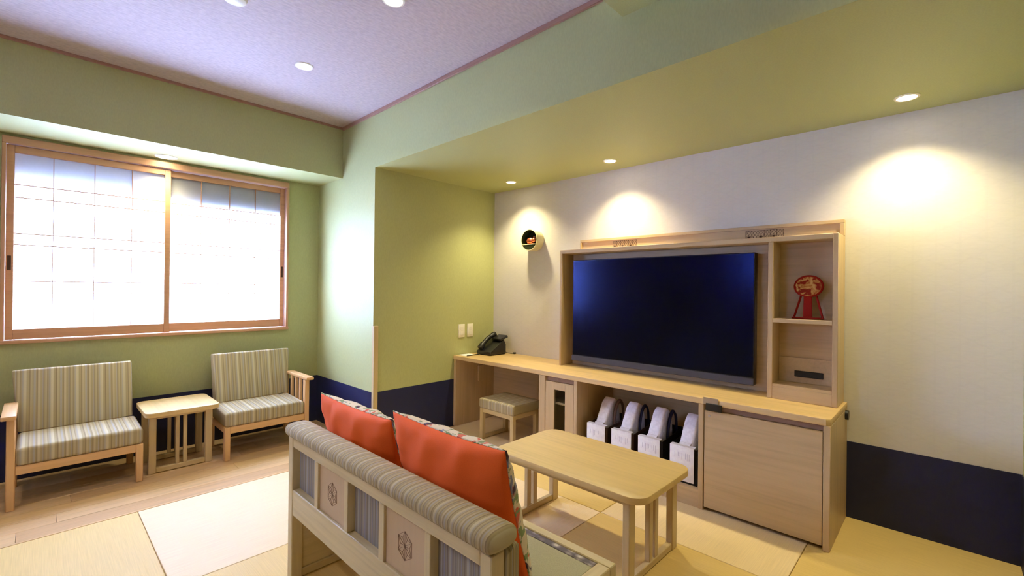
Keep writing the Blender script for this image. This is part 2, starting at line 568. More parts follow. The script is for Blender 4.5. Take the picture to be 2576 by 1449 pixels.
# ------------------------------------------------------------------ window with sliding paper screens
win = thing('window_1', 'wide wooden window with two sliding paper screens glowing with daylight', 'window', (0.67, YW, wz0), kind='structure')
yf = YW - 0.022
box('sill', 'cedx', win, wx0, wx1, yf - 0.012, YW + 0.1, wz0, wz0 + 0.022, 0.003)
box('head', 'cedx', win, wx0, wx1, yf, YW + 0.1, 2.046, wz1, 0.003)
box('jamb', 'cedz', win, wx0, wx0 + 0.018, yf, YW + 0.1, wz0 + 0.022, 2.046, 0.002)
box('jamb', 'cedz', win, wx1 - 0.018, wx1, yf, YW + 0.1, wz0 + 0.022, 2.046, 0.002)
HZ = (1.806, 1.728, 1.507, 1.438, 1.214, 1.143)


def screen(x0, x1, yc, verts, hx):
    fr = B()
    z0, z1 = 0.858, 2.043
    sw = 0.034
    fr.box(x0, x0 + sw, yc - 0.013, yc + 0.013, z0, z1, 0.002).box(x1 - sw, x1, yc - 0.013, yc + 0.013, z0, z1, 0.002)
    fr.box(x0 + sw, x1 - sw, yc - 0.0125, yc + 0.0125, z0, 0.92, 0.002).box(x0 + sw, x1 - sw, yc - 0.0125, yc + 0.0125, 2.0, z1, 0.002)
    f = fr.build('shoji_screen', 'cedx', win)
    box('shoji_paper', 'paper', f, x0 + sw, x1 - sw, yc + 0.0085, yc + 0.0095, 0.92, 2.0, 0)
    for v in verts:
        box('muntin', 'cedz', f, v - 0.0019, v + 0.0019, yc - 0.006, yc + 0.008, 0.92, 2.0, 0)
    for z in HZ:
        box('muntin', 'cedx', f, x0 + sw, x1 - sw, yc - 0.007, yc + 0.0082, z - 0.0028, z + 0.0028, 0)
    B().box(hx - 0.008, hx + 0.008, yc - 0.0145, yc - 0.0125, 1.28, 1.37, 0.002).build('finger_pull', 'dark', f)
    return f


screen(-0.154 + 0.020, 0.672, YW + 0.012, (0.068, 0.262, 0.455), -0.118)
screen(0.632, wx1 - 0.020, YW + 0.042, (0.868, 1.060, 1.246), 1.457)
# unseen cloth blind, added behind the screens to dim the top row of panes
bl = box('added_dimming_blind', 'blind', win, wx0 + 0.02, wx1 - 0.02, YW + 0.066, YW + 0.068, 1.808, 2.044, 0)

# ------------------------------------------------------------------ downlights
def downlight(x, y, z, power, label, group, ang=110, blend=0.75, r=0.036, face=0.0, aim=(0, 0)):
    t = thing('downlight', label, 'downlight', (x, y, z), group)
    rg = B().lathe([(r + 0.012, 0.0), (r + 0.011, -0.004), (r + 0.002, -0.005), (r, -0.002), (r, -0.0003)], (x, y, z))
    rg.build('trim_ring', 'trim', t)
    B().cyl((x, y, z - 0.0022), 2, r, 0.0018, 32).build('lens', 'lens', t)
    if power > 0:
        L = bpy.data.lights.new('downlight_beam', 'SPOT')
        L.energy = power * 4.0
        L.color = WARM
        L.spot_size = R(ang)
        L.spot_blend = blend
        L.shadow_soft_size = r
        lo = bpy.data.objects.new('downlight_beam', L)
        C.objects.link(lo)
        lo.parent = t
        lo.location = (0, 0, -0.012)
        lo.rotation_euler = (R(aim[1]), R(aim[0]), 0)
    return t


for y, lb in ((2.687, 'lit downlight in the niche soffit over the telephone corner'), (1.72, 'lit downlight in the niche soffit above the television'),
              (0.142, 'lit downlight in the niche soffit near the right edge')):
    downlight(2.78, y, ZS, NICHE_W, lb, 'downlights in the niche soffit', 118, 0.8)
downlight(0.625, 4.0, ZS, WIN_W, 'lit downlight in the beam underside right above the window', 'downlights under the window beam', 120, 0.8, 0.055)
for x, y, lb in ((1.10, 2.806, 'lit ceiling downlight nearest the window beam'), (1.127, 1.857, 'lit ceiling downlight at the top edge beside the cross beam')):
    downlight(x, y, ZC, ROOM_W, lb, 'downlights in the lavender ceiling', 130, 0.7, 0.04)
for x, y, lb in ((1.12, 0.25, 'ceiling downlight just behind the cross beam'), (-0.75, 2.806, 'ceiling downlight at the far left near the window beam'), (-0.75, 1.857, 'ceiling downlight at the far left before the cross beam'),
                 (-0.75, 0.25, 'ceiling downlight at the far left behind the cross beam')):
    downlight(x, y, ZC, ROOM_W, lb, 'ceiling downlights out of view', 130, 0.7, 0.04)
d = B().lathe([(0.0, -0.03), (0.025, -0.03), (0.045, -0.022), (0.052, -0.008), (0.052, 0.0)], (0.615, 2.365, ZC))
tag(d.build('smoke_detector', 'white'), 'small white round detector on the ceiling at the top edge', 'smoke detector')


# ------------------------------------------------------------------ benches under the window
def bench(x0, side, label):
    """x0: outer x of the left leg; side -1 arm on the left, +1 arm on the right"""
    wd = 0.565
    yf_, yb = 3.548, 4.02
    t = thing('bench_chair', label, 'chair', (x0 + wd / 2, 3.78, 0), 'striped chairs under the window')
    x1 = x0 + wd
    lw = 0.034
    hf = {-1: 0.486, 1: 0.486}
    arm_l, arm_r = side < 0, side > 0
    for lx, has in ((x0, arm_l), (x1 - lw, arm_r)):
        box('leg', 'benz', t, lx, lx + lw, yf_, yf_ + 0.04, 0, 0.486 if has else 0.231, 0.004)
        box('leg', 'benz', t, lx, lx + lw, 3.95, 3.99, 0, 0.486 if has else 0.30, 0.004)
    ix0, ix1 = x0 + lw, x1 - lw
    box('seat_rail', 'benx', t, ix0, ix1, yf_ + 0.004, yf_ + 0.03, 0.183, 0.2305, 0.003)
    box('seat_rail', 'benx', t, ix0, ix1, 3.955, 3.98, 0.183, 0.2305, 0.003)
    for lx in (x0 + 0.005, x1 - lw + 0.005):
        box('seat_rail', 'beny', t, lx, lx + 0.024, yf_ + 0.04, 3.95, 0.183, 0.2305, 0.003)
    sx0, sx1 = (ix0 + 0.001, x1) if arm_l else (x0, ix1 - 0.001)
    sb = B().box(sx0, sx1, yf_ - 0.004, 3.885, 0.231, 0.326, 0.02, 4)
    for v in sb.bm.verts:                      # crowned cushion
        if v.co.z > 0.3:
            u_ = (v.co.x - sx0) / (sx1 - sx0) * 2 - 1
            w_ = (v.co.y - yf_) / 0.337 * 2 - 1
            v.co.z += 0.012 * max(0, 1 - u_ * u_) + 0.012 * (w_ + 1) / 2
    sb.build('seat_cushion', 'strx', t, 60)
    # leaning back cushion
    bx0, bx1 = (x0 + 0.008, ix1 + 0.018) if arm_l else (ix0 - 0.018, x1 - 0.008)
    bb = B()
    pts = [(3.868, 0.342), (3.945, 0.342), (4.022, 0.672), (4.015, 0.684), (3.965, 0.690), (3.948, 0.682)]
    # lower part narrower where it passes the arm
    bb.prism(pts, 0, bx0, bx1, 0.008, 2)
    if arm_l:
        for v in bb.bm.verts:
            if v.co.z < 0.4 and v.co.x < ix0 + 0.02: v.co.x += ix0 - bx0 + 0.002
    else:
        for v in bb.bm.verts:
            if v.co.z < 0.4 and v.co.x > ix1 - 0.02: v.co.x -= bx1 - ix1 + 0.002
    bb.build('back_cushion', 'strx', t, 50)
    box('back_board', 'benx', t, bx0 + 0.05, bx1 - 0.05, 4.024, 4.045, 0.30, 0.62, 0.004)
    # arm
    ax0, ax1 = (x0 - 0.02, ix0 + 0.003) if arm_l else (ix1 - 0.003, x1 + 0.02)
    box('armrest', 'beny', t, ax0, ax1, 3.512, 3.925, 0.486, 0.509, 0.005, 2)
    lx = x0 if arm_l else x1 - lw
    for k in range(3):
        yy = 3.66 + k * 0.085
        box('arm_slat', 'benz', t, lx + 0.008, lx + lw - 0.008, yy, yy + 0.03, 0.231, 0.486, 0.003)
    return t


bench(-0.105, -1, 'striped bench chair with its armrest on the left, left of the side table')
bench(0.895, 1, 'striped bench chair with its armrest on the right, by the wall corner')


# ------------------------------------------------------------------ tables
def slat_table(name, label, tx, ty, zt, th, fx, fys, lw, ld, r, topmat, slat_w, slat_gap):
    """top spans tx, ty; end frames along x at fys (lists of y0), legs lw (x) by ld (y)"""
    t = thing(name, label, 'table', ((tx[0] + tx[1]) / 2, (ty[0] + ty[1]) / 2, 0))
    B().prism(rrect(tx[0], tx[1], ty[0], ty[1], r), 2, zt - th, zt, 0.005, 2).build('table_top', topmat, t)
    cx = (fx[0] + fx[1]) / 2
    for y0 in fys:
        for lx in (fx[0], fx[1] - lw):
            box('leg', 'oakz', t, lx, lx + lw, y0, y0 + ld, 0.0, zt - th, 0.003)
        box('base_rail', 'oakx', t, fx[0] + lw, fx[1] - lw, y0 + 0.002, y0 + ld - 0.002, 0.004, 0.034, 0.003)
        box('top_rail', 'oakx', t, fx[0] + lw, fx[1] - lw, y0 + 0.002, y0 + ld - 0.002, zt - th - 0.03, zt - th, 0.003)
        for sx in (cx - slat_gap / 2 - slat_w, cx + slat_gap / 2):
            box('slat', 'oakz', t, sx, sx + slat_w, y0 + 0.004, y0 + ld - 0.004, 0.034, zt - th - 0.03, 0.002)
    for lx in (fx[0] + 0.006, fx[1] - 0.026):
        box('apron', 'oaky', t, lx, lx + 0.02, fys[0] + ld, fys[1], zt - th - 0.022, zt - th, 0.002)
    return t


slat_table('side_table', 'small oak side table with slatted ends between the two striped chairs', (0.468, 0.868), (3.545, 3.972), 0.405, 0.03, (0.495, 0.84), (3.63, 3.895), 0.04, 0.034, 0.045, 'tabley', 0.02, 0.022)
slat_table('coffee_table', 'low oblong oak coffee table with rounded corners before the television', (1.62, 2.118), (0.848, 1.684), 0.383, 0.03, (1.642, 2.086), (0.91, 1.611), 0.048, 0.032, 0.075, 'tabley', 0.03, 0.02)

# ------------------------------------------------------------------ sofa (seen from behind)
sofa = thing('sofa', 'wooden framed sofa with striped padded back rail seen from behind', 'sofa', (1.0, 1.35, 0))
SX = 0.722
SY0, SY1 = 0.747, 1.952
zp0, zp1 = 0.376, 0.548
for y0 in (SY0, SY1 - 0.04):
    box('back_post', 'sofaz', sofa, SX, SX + 0.044, y0, y0 + 0.04, 0, 0.588, 0.003)
box('back_rail', 'sofay', sofa, SX + 0.002, SX + 0.042, SY0 + 0.04, SY1 - 0.04, zp1, 0.588, 0.003)
box('back_rail', 'sofay', sofa, SX + 0.002, SX + 0.042, SY0 + 0.04, SY1 - 0.04, 0.273, zp0, 0.003)
stiles = ((1.678, 1.708), (1.446, 1.472), (1.216, 1.246), (0.984, 1.010))
for a, b in stiles:
    box('back_stile', 'sofaz', sofa, SX + 0.003, SX + 0.04, a, b, zp0, zp1, 0.002)
for a, b in ((1.472, 1.678), (1.010, 1.216)):
    p = box('back_panel', 'panel', sofa, SX + 0.012, SX + 0.024, a, b, zp0, zp1, 0)
    cy, cz, r6 = (a + b) / 2 + 0.002, (zp0 + zp1) / 2, 0.042
    e = B()
    H6 = [(cy + r6 * 0.93 * math.sin(R(60 * k)), cz + r6 * math.cos(R(60 * k))) for k in range(6)]
    for k in range(6):
        A_, B_ = Vector(H6[k]), Vector(H6[(k + 1) % 6])
        ce = Vector((cy, cz))
        ctr = (A_ + B_ + ce) / 3
        e.strip(A_, B_, 0.0011, SX + 0.0121)
        e.strip(ce, A_, 0.0009, SX + 0.0121)
        for q in (A_, B_, ce):
            e.strip(q, ctr, 0.0008, SX + 0.0121)
    e.cyl((SX + 0.0111, cy, cz), 0, 0.004, 0.001, 10)
    tag(e.build('carved_emblem', 'burn', p, 0), 'dark hexagonal leaf emblem')
for a, b in ((1.708, SY1 - 0.04), (1.246, 1.446), (SY0 + 0.04, 0.984)):
    box('fabric_panel', 'strg', sofa, SX + 0.030, SX + 0.0425, a, b, zp0, zp1, 0)
# padded roll on top and the padded front of the back
roll = B()
prof = []
for k in range(20):
    a = 2 * math.pi * k / 20
    ca, sa = math.cos(a), math.sin(a)
    prof.append((0.757 + 0.052 * math.copysign(abs(ca) ** 0.75, ca), 0.614 + 0.028 * math.copysign(abs(sa) ** 0.75, sa)))
roll.prism([(p[0], p[1]) for p in prof], 1, SY0 - 0.008, SY1 + 0.008, 0.018, 4)
roll.build('padded_rail', 'stry', sofa, 70)
pad = B().box(SX + 0.045, 0.822, SY0, SY1, 0.352, 0.585, 0.012, 3)
pad.build('back_cushion', 'strp', sofa, 60)
# seat
zs = 0.345
sf0, sf1 = SX + 0.046, 1.262
box('seat_rail', 'sofay', sofa, sf1 - 0.036, sf1, SY0 - 0.004, SY1 + 0.004, zs - 0.05, zs, 0.003)
box('seat_rail', 'sofay', sofa, sf0, sf0 + 0.036, SY0 + 0.042, SY1 - 0.042, zs - 0.05, zs, 0.003)
for y0 in (SY0 - 0.004, SY1 + 0.004 - 0.045):
    box('seat_rail', 'sofax', sofa, sf0, sf1 - 0.036, y0, y0 + 0.045, zs - 0.05, zs, 0.003)
box('seat_board', 'sofax', sofa, sf0 + 0.036, sf1 - 0.036, SY0 + 0.041, SY1 - 0.041, zs - 0.045, zs - 0.03, 0)
m = box('seat_mat', 'mat', sofa, sf0 + 0.037, sf1 - 0.064, SY0 + 0.043, SY1 - 0.043, zs - 0.03, zs - 0.004, 0.004, 2)
box('mat_border', 'brocade', m, sf1 - 0.0635, sf1 - 0.037, SY0 + 0.043, SY1 - 0.043, zs - 0.03, zs - 0.003, 0.004, 2)
for y0 in (SY0, SY1 - 0.04):
    box('front_leg', 'sofaz', sofa, sf1 - 0.046, sf1 - 0.006, y0, y0 + 0.04, 0, zs - 0.05, 0.003)
    box('end_panel', 'sofax', sofa, SX + 0.046, sf1 - 0.048, y0 + 0.014, y0 + 0.026, 0.037, zs - 0.05, 0.001)
    box('sled_rail', 'sofax', sofa, SX + 0.044, sf1 - 0.046, y0 + 0.006, y0 + 0.034, 0.004, 0.036, 0.003)


# cushions
def cushion(yc, wdt, hgt, label, zb, xt, xb, turn, seed):
    t = thing('cushion', label, 'cushion', (0, 0, 0), 'orange cushions on the sofa')
    n = 34

    def outline(a, b):
        return a * wdt / 2 * (1 - 0.05 * (1 - b * b)), b * hgt / 2 * (1 - 0.05 * (1 - a * a))
    for sgn, nm, mt, half in ((-1, 'back_cover', 'orange', 0.072), (1, 'front_cover', 'floral', 0.10)):
        bm = bmesh.new()
        g = []
        for i in range(n + 1):
            row = []
            for j in range(n + 1):
                # denser rows near the seams so that the edges stay round
                a, b = math.sin((i / n - 0.5) * math.pi), math.sin((j / n - 0.5) * math.pi)
                e = max(0.0, 1 - a * a) ** 0.5 * max(0.0, 1 - b * b) ** 0.5
                e = e ** 0.85
                yy, zz = outline(a, b)
                edge = max(abs(a), abs(b))
                wr = (0.004 * math.sin(11 * a + 5 * b + seed) * (0.3 + abs(b)) + 0.0035 * math.sin(21 * a + seed * 2) * abs(b) ** 2 + 0.0035 * math.sin(19 * b + seed) * abs(a) ** 2) * min(1, e * 1.6)
                row.append(bm.verts.new((sgn * (half * e + wr), yy, zz)))
            g.append(row)
        for i in range(n):
            for j in range(n):
                bm.faces.new((g[i][j], g[i + 1][j], g[i + 1][j + 1], g[i][j + 1]))
        if sgn > 0:
            bmesh.ops.reverse_faces(bm, faces=bm.faces)
        me = bpy.data.meshes.new(nm)
        bm.to_mesh(me); bm.free()
        me.materials.append(M[mt]); me.shade_smooth()
        o = bpy.data.objects.new(nm, me)
        C.objects.link(o); o.parent = t
    # piping along the seam
    pts = []
    for k in range(4 * n):
        s_, f = divmod(k, n)
        f = f / n * 2 - 1
        a, b = ((f, -1), (1, f), (-f, 1), (-1, -f))[s_]
        pts.append((0.002, *outline(a, b)))
    pts.append(pts[0])
    B().tube(pts, 0.003, 6).build('piping', 'floral', t, 60)
    lean = math.asin((xb - xt) / hgt)
    t.rotation_euler = (0, -lean, R(turn))
    t.location = ((xt + xb) / 2, yc, zb + hgt / 2 * math.cos(lean))
    return t


cushion(1.672, 0.565, 0.405, 'orange cushion with floral front, left one on the sofa', 0.352, 0.855, 0.972, 0, 0.4)
cushion(1.108, 0.545, 0.437, 'orange cushion with floral front, right one on the sofa', 0.352, 0.855, 0.972, 0, 2.1)

# ------------------------------------------------------------------ television wall furniture
XC, XH, ZK = 2.529, 2.809, 0.613
XK = XT - 0.005
y_r, y_l = 0.385, YN - 0.006
# worktop
wt = thing('worktop', 'long pale oak worktop running the whole length of the niche', 'worktop', (2.77, 1.75, 0.58))
pts = [(XC, y_l), (XC, y_r + 0.018), (XC + 0.018, y_r), (XK, y_r), (XK, y_l)]
B().prism(pts, 2, 0.581, ZK, 0.003, 2).build('worktop_board', 'topy', wt)
# kneehole desk end
dk = thing('desk_end', 'oak kneehole desk end panel and back under the telephone', 'desk', (2.77, 2.6, 0))
box('side_panel', 'cabz', dk, XC + 0.004, XK, y_l - 0.028, y_l, 0, 0.58, 0.002)
box('back_panel', 'caby', dk, XK - 0.018, XK, 2.145, y_l - 0.028, 0.0, 0.58, 0.001)
box('bracket', 'cabz', dk, 2.79, 2.85, y_l - 0.05, y_l - 0.029, 0.36, 0.50, 0.002)
# narrow glass door cabinet
gc = thing('glass_door_cabinet', 'narrow oak cupboard with a slit of glass in its door', 'cabinet', (2.77, 1.97, 0))
ga, gb = 1.806, 2.144
box('side_panel', 'cabz', gc, XC + 0.004, XK, gb - 0.058, gb, 0, 0.58, 0.002)
box('side_panel', 'cabz', gc, XC + 0.004, XK, ga, ga + 0.028, 0, 0.58, 0.002)
box('back_panel', 'caby', gc, XK - 0.018, XK, ga + 0.028, gb - 0.058, 0.05, 0.58, 0)
box('bottom_board', 'caby', gc, XC + 0.03, XK - 0.018, ga + 0.028, gb - 0.058, 0.05, 0.07, 0)
box('shelf', 'caby', gc, XC + 0.034, XK - 0.018, ga + 0.029, gb - 0.059, 0.385, 0.40, 0)
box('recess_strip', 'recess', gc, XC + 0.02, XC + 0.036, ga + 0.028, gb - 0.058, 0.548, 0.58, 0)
gd = B()
d0, d1 = ga + 0.030, gb - 0.060
g0, g1 = 1.910, 2.004
gd.box(XC + 0.006, XC + 0.024, d0, g0, 0.03, 0.545, 0.0015).box(XC + 0.006, XC + 0.024, g1, d1, 0.03, 0.545, 0.0015)
gd.box(XC + 0.006, XC + 0.024, g0, g1, 0.494, 0.545, 0).box(XC + 0.006, XC + 0.024, g0, g1, 0.03, 0.09, 0)
gdo = gd.build('door', 'cabz', gc)
box('glass_pane', 'glass', gdo, XC + 0.013, XC + 0.016, g0, g1, 0.09, 0.494, 0)
for cy_, h_, r_ in ((1.945, 0.06, 0.032), (1.985, 0.05, 0.022)):
    cb_ = B().lathe([(0.0, 0.003), (r_ * 0.75, 0.003), (r_ * 0.8, 0.0), (r_ * 0.85, 0.0), (r_, h_), (r_ * 0.93, h_), (r_ * 0.75, 0.008), (0, 0.008)], (2.64 if cy_ < 1.96 else 2.71, cy_, 0.4005))
    tag(cb_.build('tea_cup', 'white'), 'white cup behind the cupboard glass, ' + ('the larger in front' if cy_ < 1.96 else 'the smaller behind'), 'cup', 'cups in the cupboard')
# open cubby
cu = thing('open_cubby', 'open oak cubby holding the amenity bags under the television', 'cabinet', (2.77, 1.4, 0))
ua, ub = 0.962, 1.805
box('side_panel', 'cabz', cu, XC + 0.004, XK, ua, ua + 0.028, 0, 0.58, 0.002)
box('back_panel', 'caby', cu, XK - 0.018, XK, ua + 0.028, ub, 0.1, 0.58, 0)
box('bottom_board', 'caby', cu, XC + 0.006, XK - 0.018, ua + 0.028, ub, 0.08, 0.1, 0.001)
box('plinth', 'caby', cu, XC + 0.01, XC + 0.03, ua + 0.028, ub, 0.0, 0.08, 0)
# refrigerator cupboard
fc = thing('fridge_cabinet', 'oak cupboard with one plain wide door at the right end', 'cabinet', (2.77, 0.67, 0))
box('side_panel', 'cabz', fc, XC + 0.004, XK, y_r, y_r + 0.028, 0, 0.58, 0.002)
box('back_panel', 'caby', fc, XK - 0.018, XK, y_r + 0.028, ua, 0.05, 0.58, 0)
box('bottom_board', 'caby', fc, XC + 0.04, XK - 0.018, y_r + 0.028, ua, 0.03, 0.05, 0)
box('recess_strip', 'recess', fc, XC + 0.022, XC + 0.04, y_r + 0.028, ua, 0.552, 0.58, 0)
fd = box('door', 'caby', fc, XC + 0.007, XC + 0.026, y_r + 0.031, ua - 0.004, 0.02, 0.549, 0.0015)
B().cyl((XC + 0.004, 0.931, 0.522), 0, 0.007, 0.003, 16).build('keyhole', 'steel', fd)
lo_ = thing('cabinet_lock', 'steel and black lock fitting on the edge over the wide door', 'lock', (XC, 0.92, 0.56))
lk = box('lock_plate', 'steel', lo_, XC - 0.003, XC - 0.0005, 0.882, 0.962, 0.583, 0.622, 0.001)
box('lock_block', 'black', lk, XC - 0.010, XC - 0.003, 0.862, 0.946, 0.553, 0.592, 0.002)
B().cyl((2.955, y_r - 0.014, 0.556), 1, 0.025, 0.014, 24).build('cable_grommet', 'black', fc)

# hutch round the television
hu = thing('television_hutch', 'tall oak surround with shelves framing the television', 'shelf unit', (2.9, 1.3, ZK))
ZH = 1.504
hy0, hy1 = 0.400, 2.176
dv0, dv1 = 0.697, 0.722
box('side_panel', 'cabz', hu, XH, XK, hy1 - 0.018, hy1, ZK + 0.0005, ZH, 0.002)
box('side_panel', 'cabz', hu, XH, XK, hy0, hy0 + 0.024, ZK + 0.0005, ZH, 0.002)
box('divider', 'cabz', hu, XH + 0.001, XK - 0.05, dv0, dv1, ZK + 0.0005, ZH - 0.028, 0.002)
box('top_board', 'caby', hu, XH + 0.001, XK - 0.05, hy0 + 0.024, hy1 - 0.018, ZH - 0.028, ZH, 0.002)
box('back_panel', 'caby', hu, XK - 0.05, XK - 0.03, hy0 + 0.024, hy1 - 0.018, ZK + 0.0005, ZH, 0)
box('shelf', 'caby', hu, XH + 0.001, XK - 0.05, hy0 + 0.024, dv0, 1.031, 1.054, 0.002)
box('bottom_board', 'caby', hu, XH + 0.006, XK - 0.05, hy0 + 0.024, dv0, 0.678, 0.694, 0.001)
box('kick_board', 'caby', hu, XH + 0.003, XH + 0.018, hy0 + 0.024, dv0, ZK + 0.0005, 0.678, 0.001)
ob_ = box('outlet_box', 'cabx', hu, XK - 0.064, XK - 0.0505, hy0 + 0.025, dv0 - 0.001, 0.695, 0.832, 0.001)
oo = box('outlet_strip', 'black', ob_, XK - 0.070, XK - 0.064, 0.482, 0.618, 0.728, 0.762, 0.002)
# raised back board with lattice plates
bd0, bd1 = 0.400, 2.107
bbd = box('crest_board', 'caby', hu, XK - 0.022, XK, bd0, bd1, ZH + 0.0005, 1.592, 0.0015)
box('crest_frame', 'caby', hu, XK - 0.036, XK - 0.022, bd0, bd1, 1.574, 1.592, 0.001)
for a, b in ((bd0, bd0 + 0.02), (bd1 - 0.012, bd1)):
    box('crest_frame', 'cabz', hu, XK - 0.036, XK - 0.022, a, b, ZH + 0.0005, 1.572, 0.001)
for a, b in ((1.622, 1.818), (0.689, 0.892)):
    e = B()
    x_pl = XK - 0.0222
    z0, z1 = 1.516, 1.566
    cell = (b - a) / 6
    for k in range(7):
        yy = a + k * cell
        e.strip((yy, z0), (yy, z1), 0.0016, x_pl)
    for k in range(6):
        y0_, y1_ = a + k * cell, a + (k + 1) * cell
        zm = (z0 + z1) / 2
        ym = (y0_ + y1_) / 2
        for p, q in (((y0_, z0), (y1_, z1)), ((y0_, z1), (y1_, z0)), ((y0_, zm), (ym, z1)), ((ym, z1), (y1_, zm)), ((y0_, zm), (ym, z0)), ((ym, z0), (y1_, zm))):
            e.strip(p, q, 0.0012, x_pl)
        if k % 2:
            e.cyl((x_pl - 0.0012, ym, z0 + 0.012), 0, 0.006, 0.001, 8)
    e.strip((a, z0), (b, z0), 0.002, x_pl).strip((a, z1), (b, z1), 0.002, x_pl)
    tag(e.build('lattice_plate', 'dark', bbd, 0), 'small dark hemp leaf lattice')

# television
tv = thing('television', 'large black flat television set in the oak surround', 'television', (2.9, 1.45, 0.655))
ty0, ty1 = 0.806, 2.100
box('housing', 'black', tv, 2.876, 2.925, ty0, ty1, 0.655, 1.428, 0.004)
box('screen', 'screen', tv, 2.8725, 2.8755, ty0 + 0.007, ty1 - 0.007, 0.702, 1.421, 0)
box('lower_bar', 'tvbar', tv, 2.868, 2.8755, ty0, ty1, 0.655, 0.698, 0.003)
box('wall_mount', 'black', tv, 2.925, XK - 0.051, 1.2, 1.7, 0.85, 1.2, 0.002)

# telephone corner
ph = thing('desk_telephone', 'black desk telephone with handset on the worktop corner', 'telephone', (2.82, 2.96, ZK))
B().prism([(2.735, 0.618), (2.93, 0.618), (2.93, 0.70), (2.905, 0.745), (2.735, 0.645)], 1, 2.872, 3.05, 0.006, 2).build('body', 'black', ph)
B().prism([(2.865, 0.735), (2.955, 0.762), (2.945, 0.782), (2.858, 0.752)], 1, 2.872, 2.985, 0.003, 2).build('display', 'black', ph)
B().box(2.90, 2.94, 2.885, 3.03, ZK, 0.64, 0.004).build('foot', 'black', ph)
B().box(2.745, 2.78, 2.885, 3.03, ZK, 0.625, 0.004).build('foot', 'black', ph)
hs = []
for k in range(13):
    s_ = k / 12
    hs.append((2.742 + 0.185 * s_, 3.015, 0.668 + 0.112 * s_ + 0.022 * math.sin(math.pi * s_)))
B().tube(hs, [0.026 if (k < 3 or k > 9) else 0.019 for k in range(13)], 10).build('handset', 'black', ph, 60)
cord = [(2.93, 2.90, 0.640), (2.955, 2.89, 0.622), (2.97, 2.85, 0.617), (2.985, 2.83, 0.617)]
cd = B().tube(cord, 0.003, 6)
cd.box(2.978, 3.004, 2.815, 2.835, ZK, 0.628, 0.003)
cd.build('line_cord', 'black', ph)
kb = []
B().prism(rrect(2.80, 2.88, 2.885, 2.975, 0.004, 2), 2, 0.690, 0.6905)
tag(box('memo_sheet', 'print', None, 2.575, 2.70, 3.02, 3.115, ZK, ZK + 0.0015, 0), 'white memo sheet left of the telephone', 'paper')
tag(box('pen', 'black', None, 2.58, 2.72, 3.000, 3.008, ZK, ZK + 0.008, 0.003), 'thin black pen lying before the telephone', 'pen')

# socket plates on the niche wall
for a, b, lb in ((2.585, 2.656, 'white socket plate on the niche wall, the left of two'), (2.686, 2.757, 'white socket plate on the niche wall, the right of two')):
    s_ = thing('socket_plate', lb, 'socket', ((a + b) / 2, YN, 0.765), 'socket plates by the telephone')
    box('plate', 'white', s_, a, b, YN - 0.007, YN, 0.764, 0.882, 0.003, 2)
    for k in range(2):
        box('insert', 'trim', s_, a + 0.022, b - 0.022, YN - 0.0095, YN - 0.007, 0.785 + k * 0.042, 0.818 + k * 0.042, 0.001)

# round wall niche with ornament
wn = thing('round_wall_vase', 'short cream tube on the wall with a dark lining and little shelf', 'wall ornament', (XT, 2.602, 1.625))
cyc, czc, rr_ = 2.602, 1.624, 0.093
tb = B()
n = 40
rings = []
for xx, rad in ((XT - 0.001, rr_ * 0.97), (2.925, rr_), (2.921, rr_ * 0.985), (2.921, rr_ * 0.93), (XT - 0.012, rr_ * 0.90)):
    rings.append([tb.bm.verts.new((xx, cyc + rad * math.cos(2 * math.pi * k / n), czc + rad * math.sin(2 * math.pi * k / n))) for k in range(n)])
for i in range(2):
    for k in range(n):
        tb.bm.faces.new((rings[i][k], rings[i][(k + 1) % n], rings[i + 1][(k + 1) % n], rings[i + 1][k]))
for i in (2,):
    for k in range(n):
        tb.bm.faces.new((rings[i][k], rings[i][(k + 1) % n], rings[i + 1][(k + 1) % n], rings[i + 1][k]))
bmesh.ops.delete(tb.bm, geom=rings[4], context='VERTS')
tb.build('tube', 'nichec', wn, 50)
ln = B()
ra = [ln.bm.verts.new((2.922, cyc + rr_ * 0.93 * math.cos(2 * math.pi * k / n), czc + rr_ * 0.93 * math.sin(2 * math.pi * k / n))) for k in range(n)]
rb = [ln.bm.verts.new((XT - 0.01, cyc + rr_ * 0.9 * math.cos(2 * math.pi * k / n), czc + rr_ * 0.9 * math.sin(2 * math.pi * k / n))) for k in range(n)]
for k in range(n):
    ln.bm.faces.new((ra[k], ra[(k + 1) % n], rb[(k + 1) % n], rb[k]))
ln.bm.faces.new(rb)
ln.build('lining', 'nicheg', wn, 50)
hw = math.sqrt((rr_ * 0.9) ** 2 - 0.036 ** 2)
box('shelf', 'nichec', wn, 2.918, XT - 0.012, cyc - hw + 0.002, cyc + hw - 0.002, czc - 0.042, czc - 0.036, 0.001)
seg = [(cyc + rr_ * 0.915 * math.cos(a), czc + rr_ * 0.915 * math.sin(a)) for a in [R(180 + 29 + k * (122 / 14)) for k in range(15)]]
B().prism(seg, 0, 2.922, 2.926).build('lower_front', 'nicheg', wn)
orn = thing('copper_ornament', 'small shiny copper animal ornament inside the wall tube', 'ornament', (2.96, cyc, czc - 0.036))


def blob(name, mat, parent, c, rad, sub=2):
    b_ = B()
    g = bmesh.ops.create_icosphere(b_.bm, subdivisions=sub, radius=1.0)
    for v in g['verts']:
        v.co = Vector((c[0] + v.co.x * rad[0], c[1] + v.co.y * rad[1], c[2] + v.co.z * rad[2]))
    return b_.build(name, mat, parent, 80)


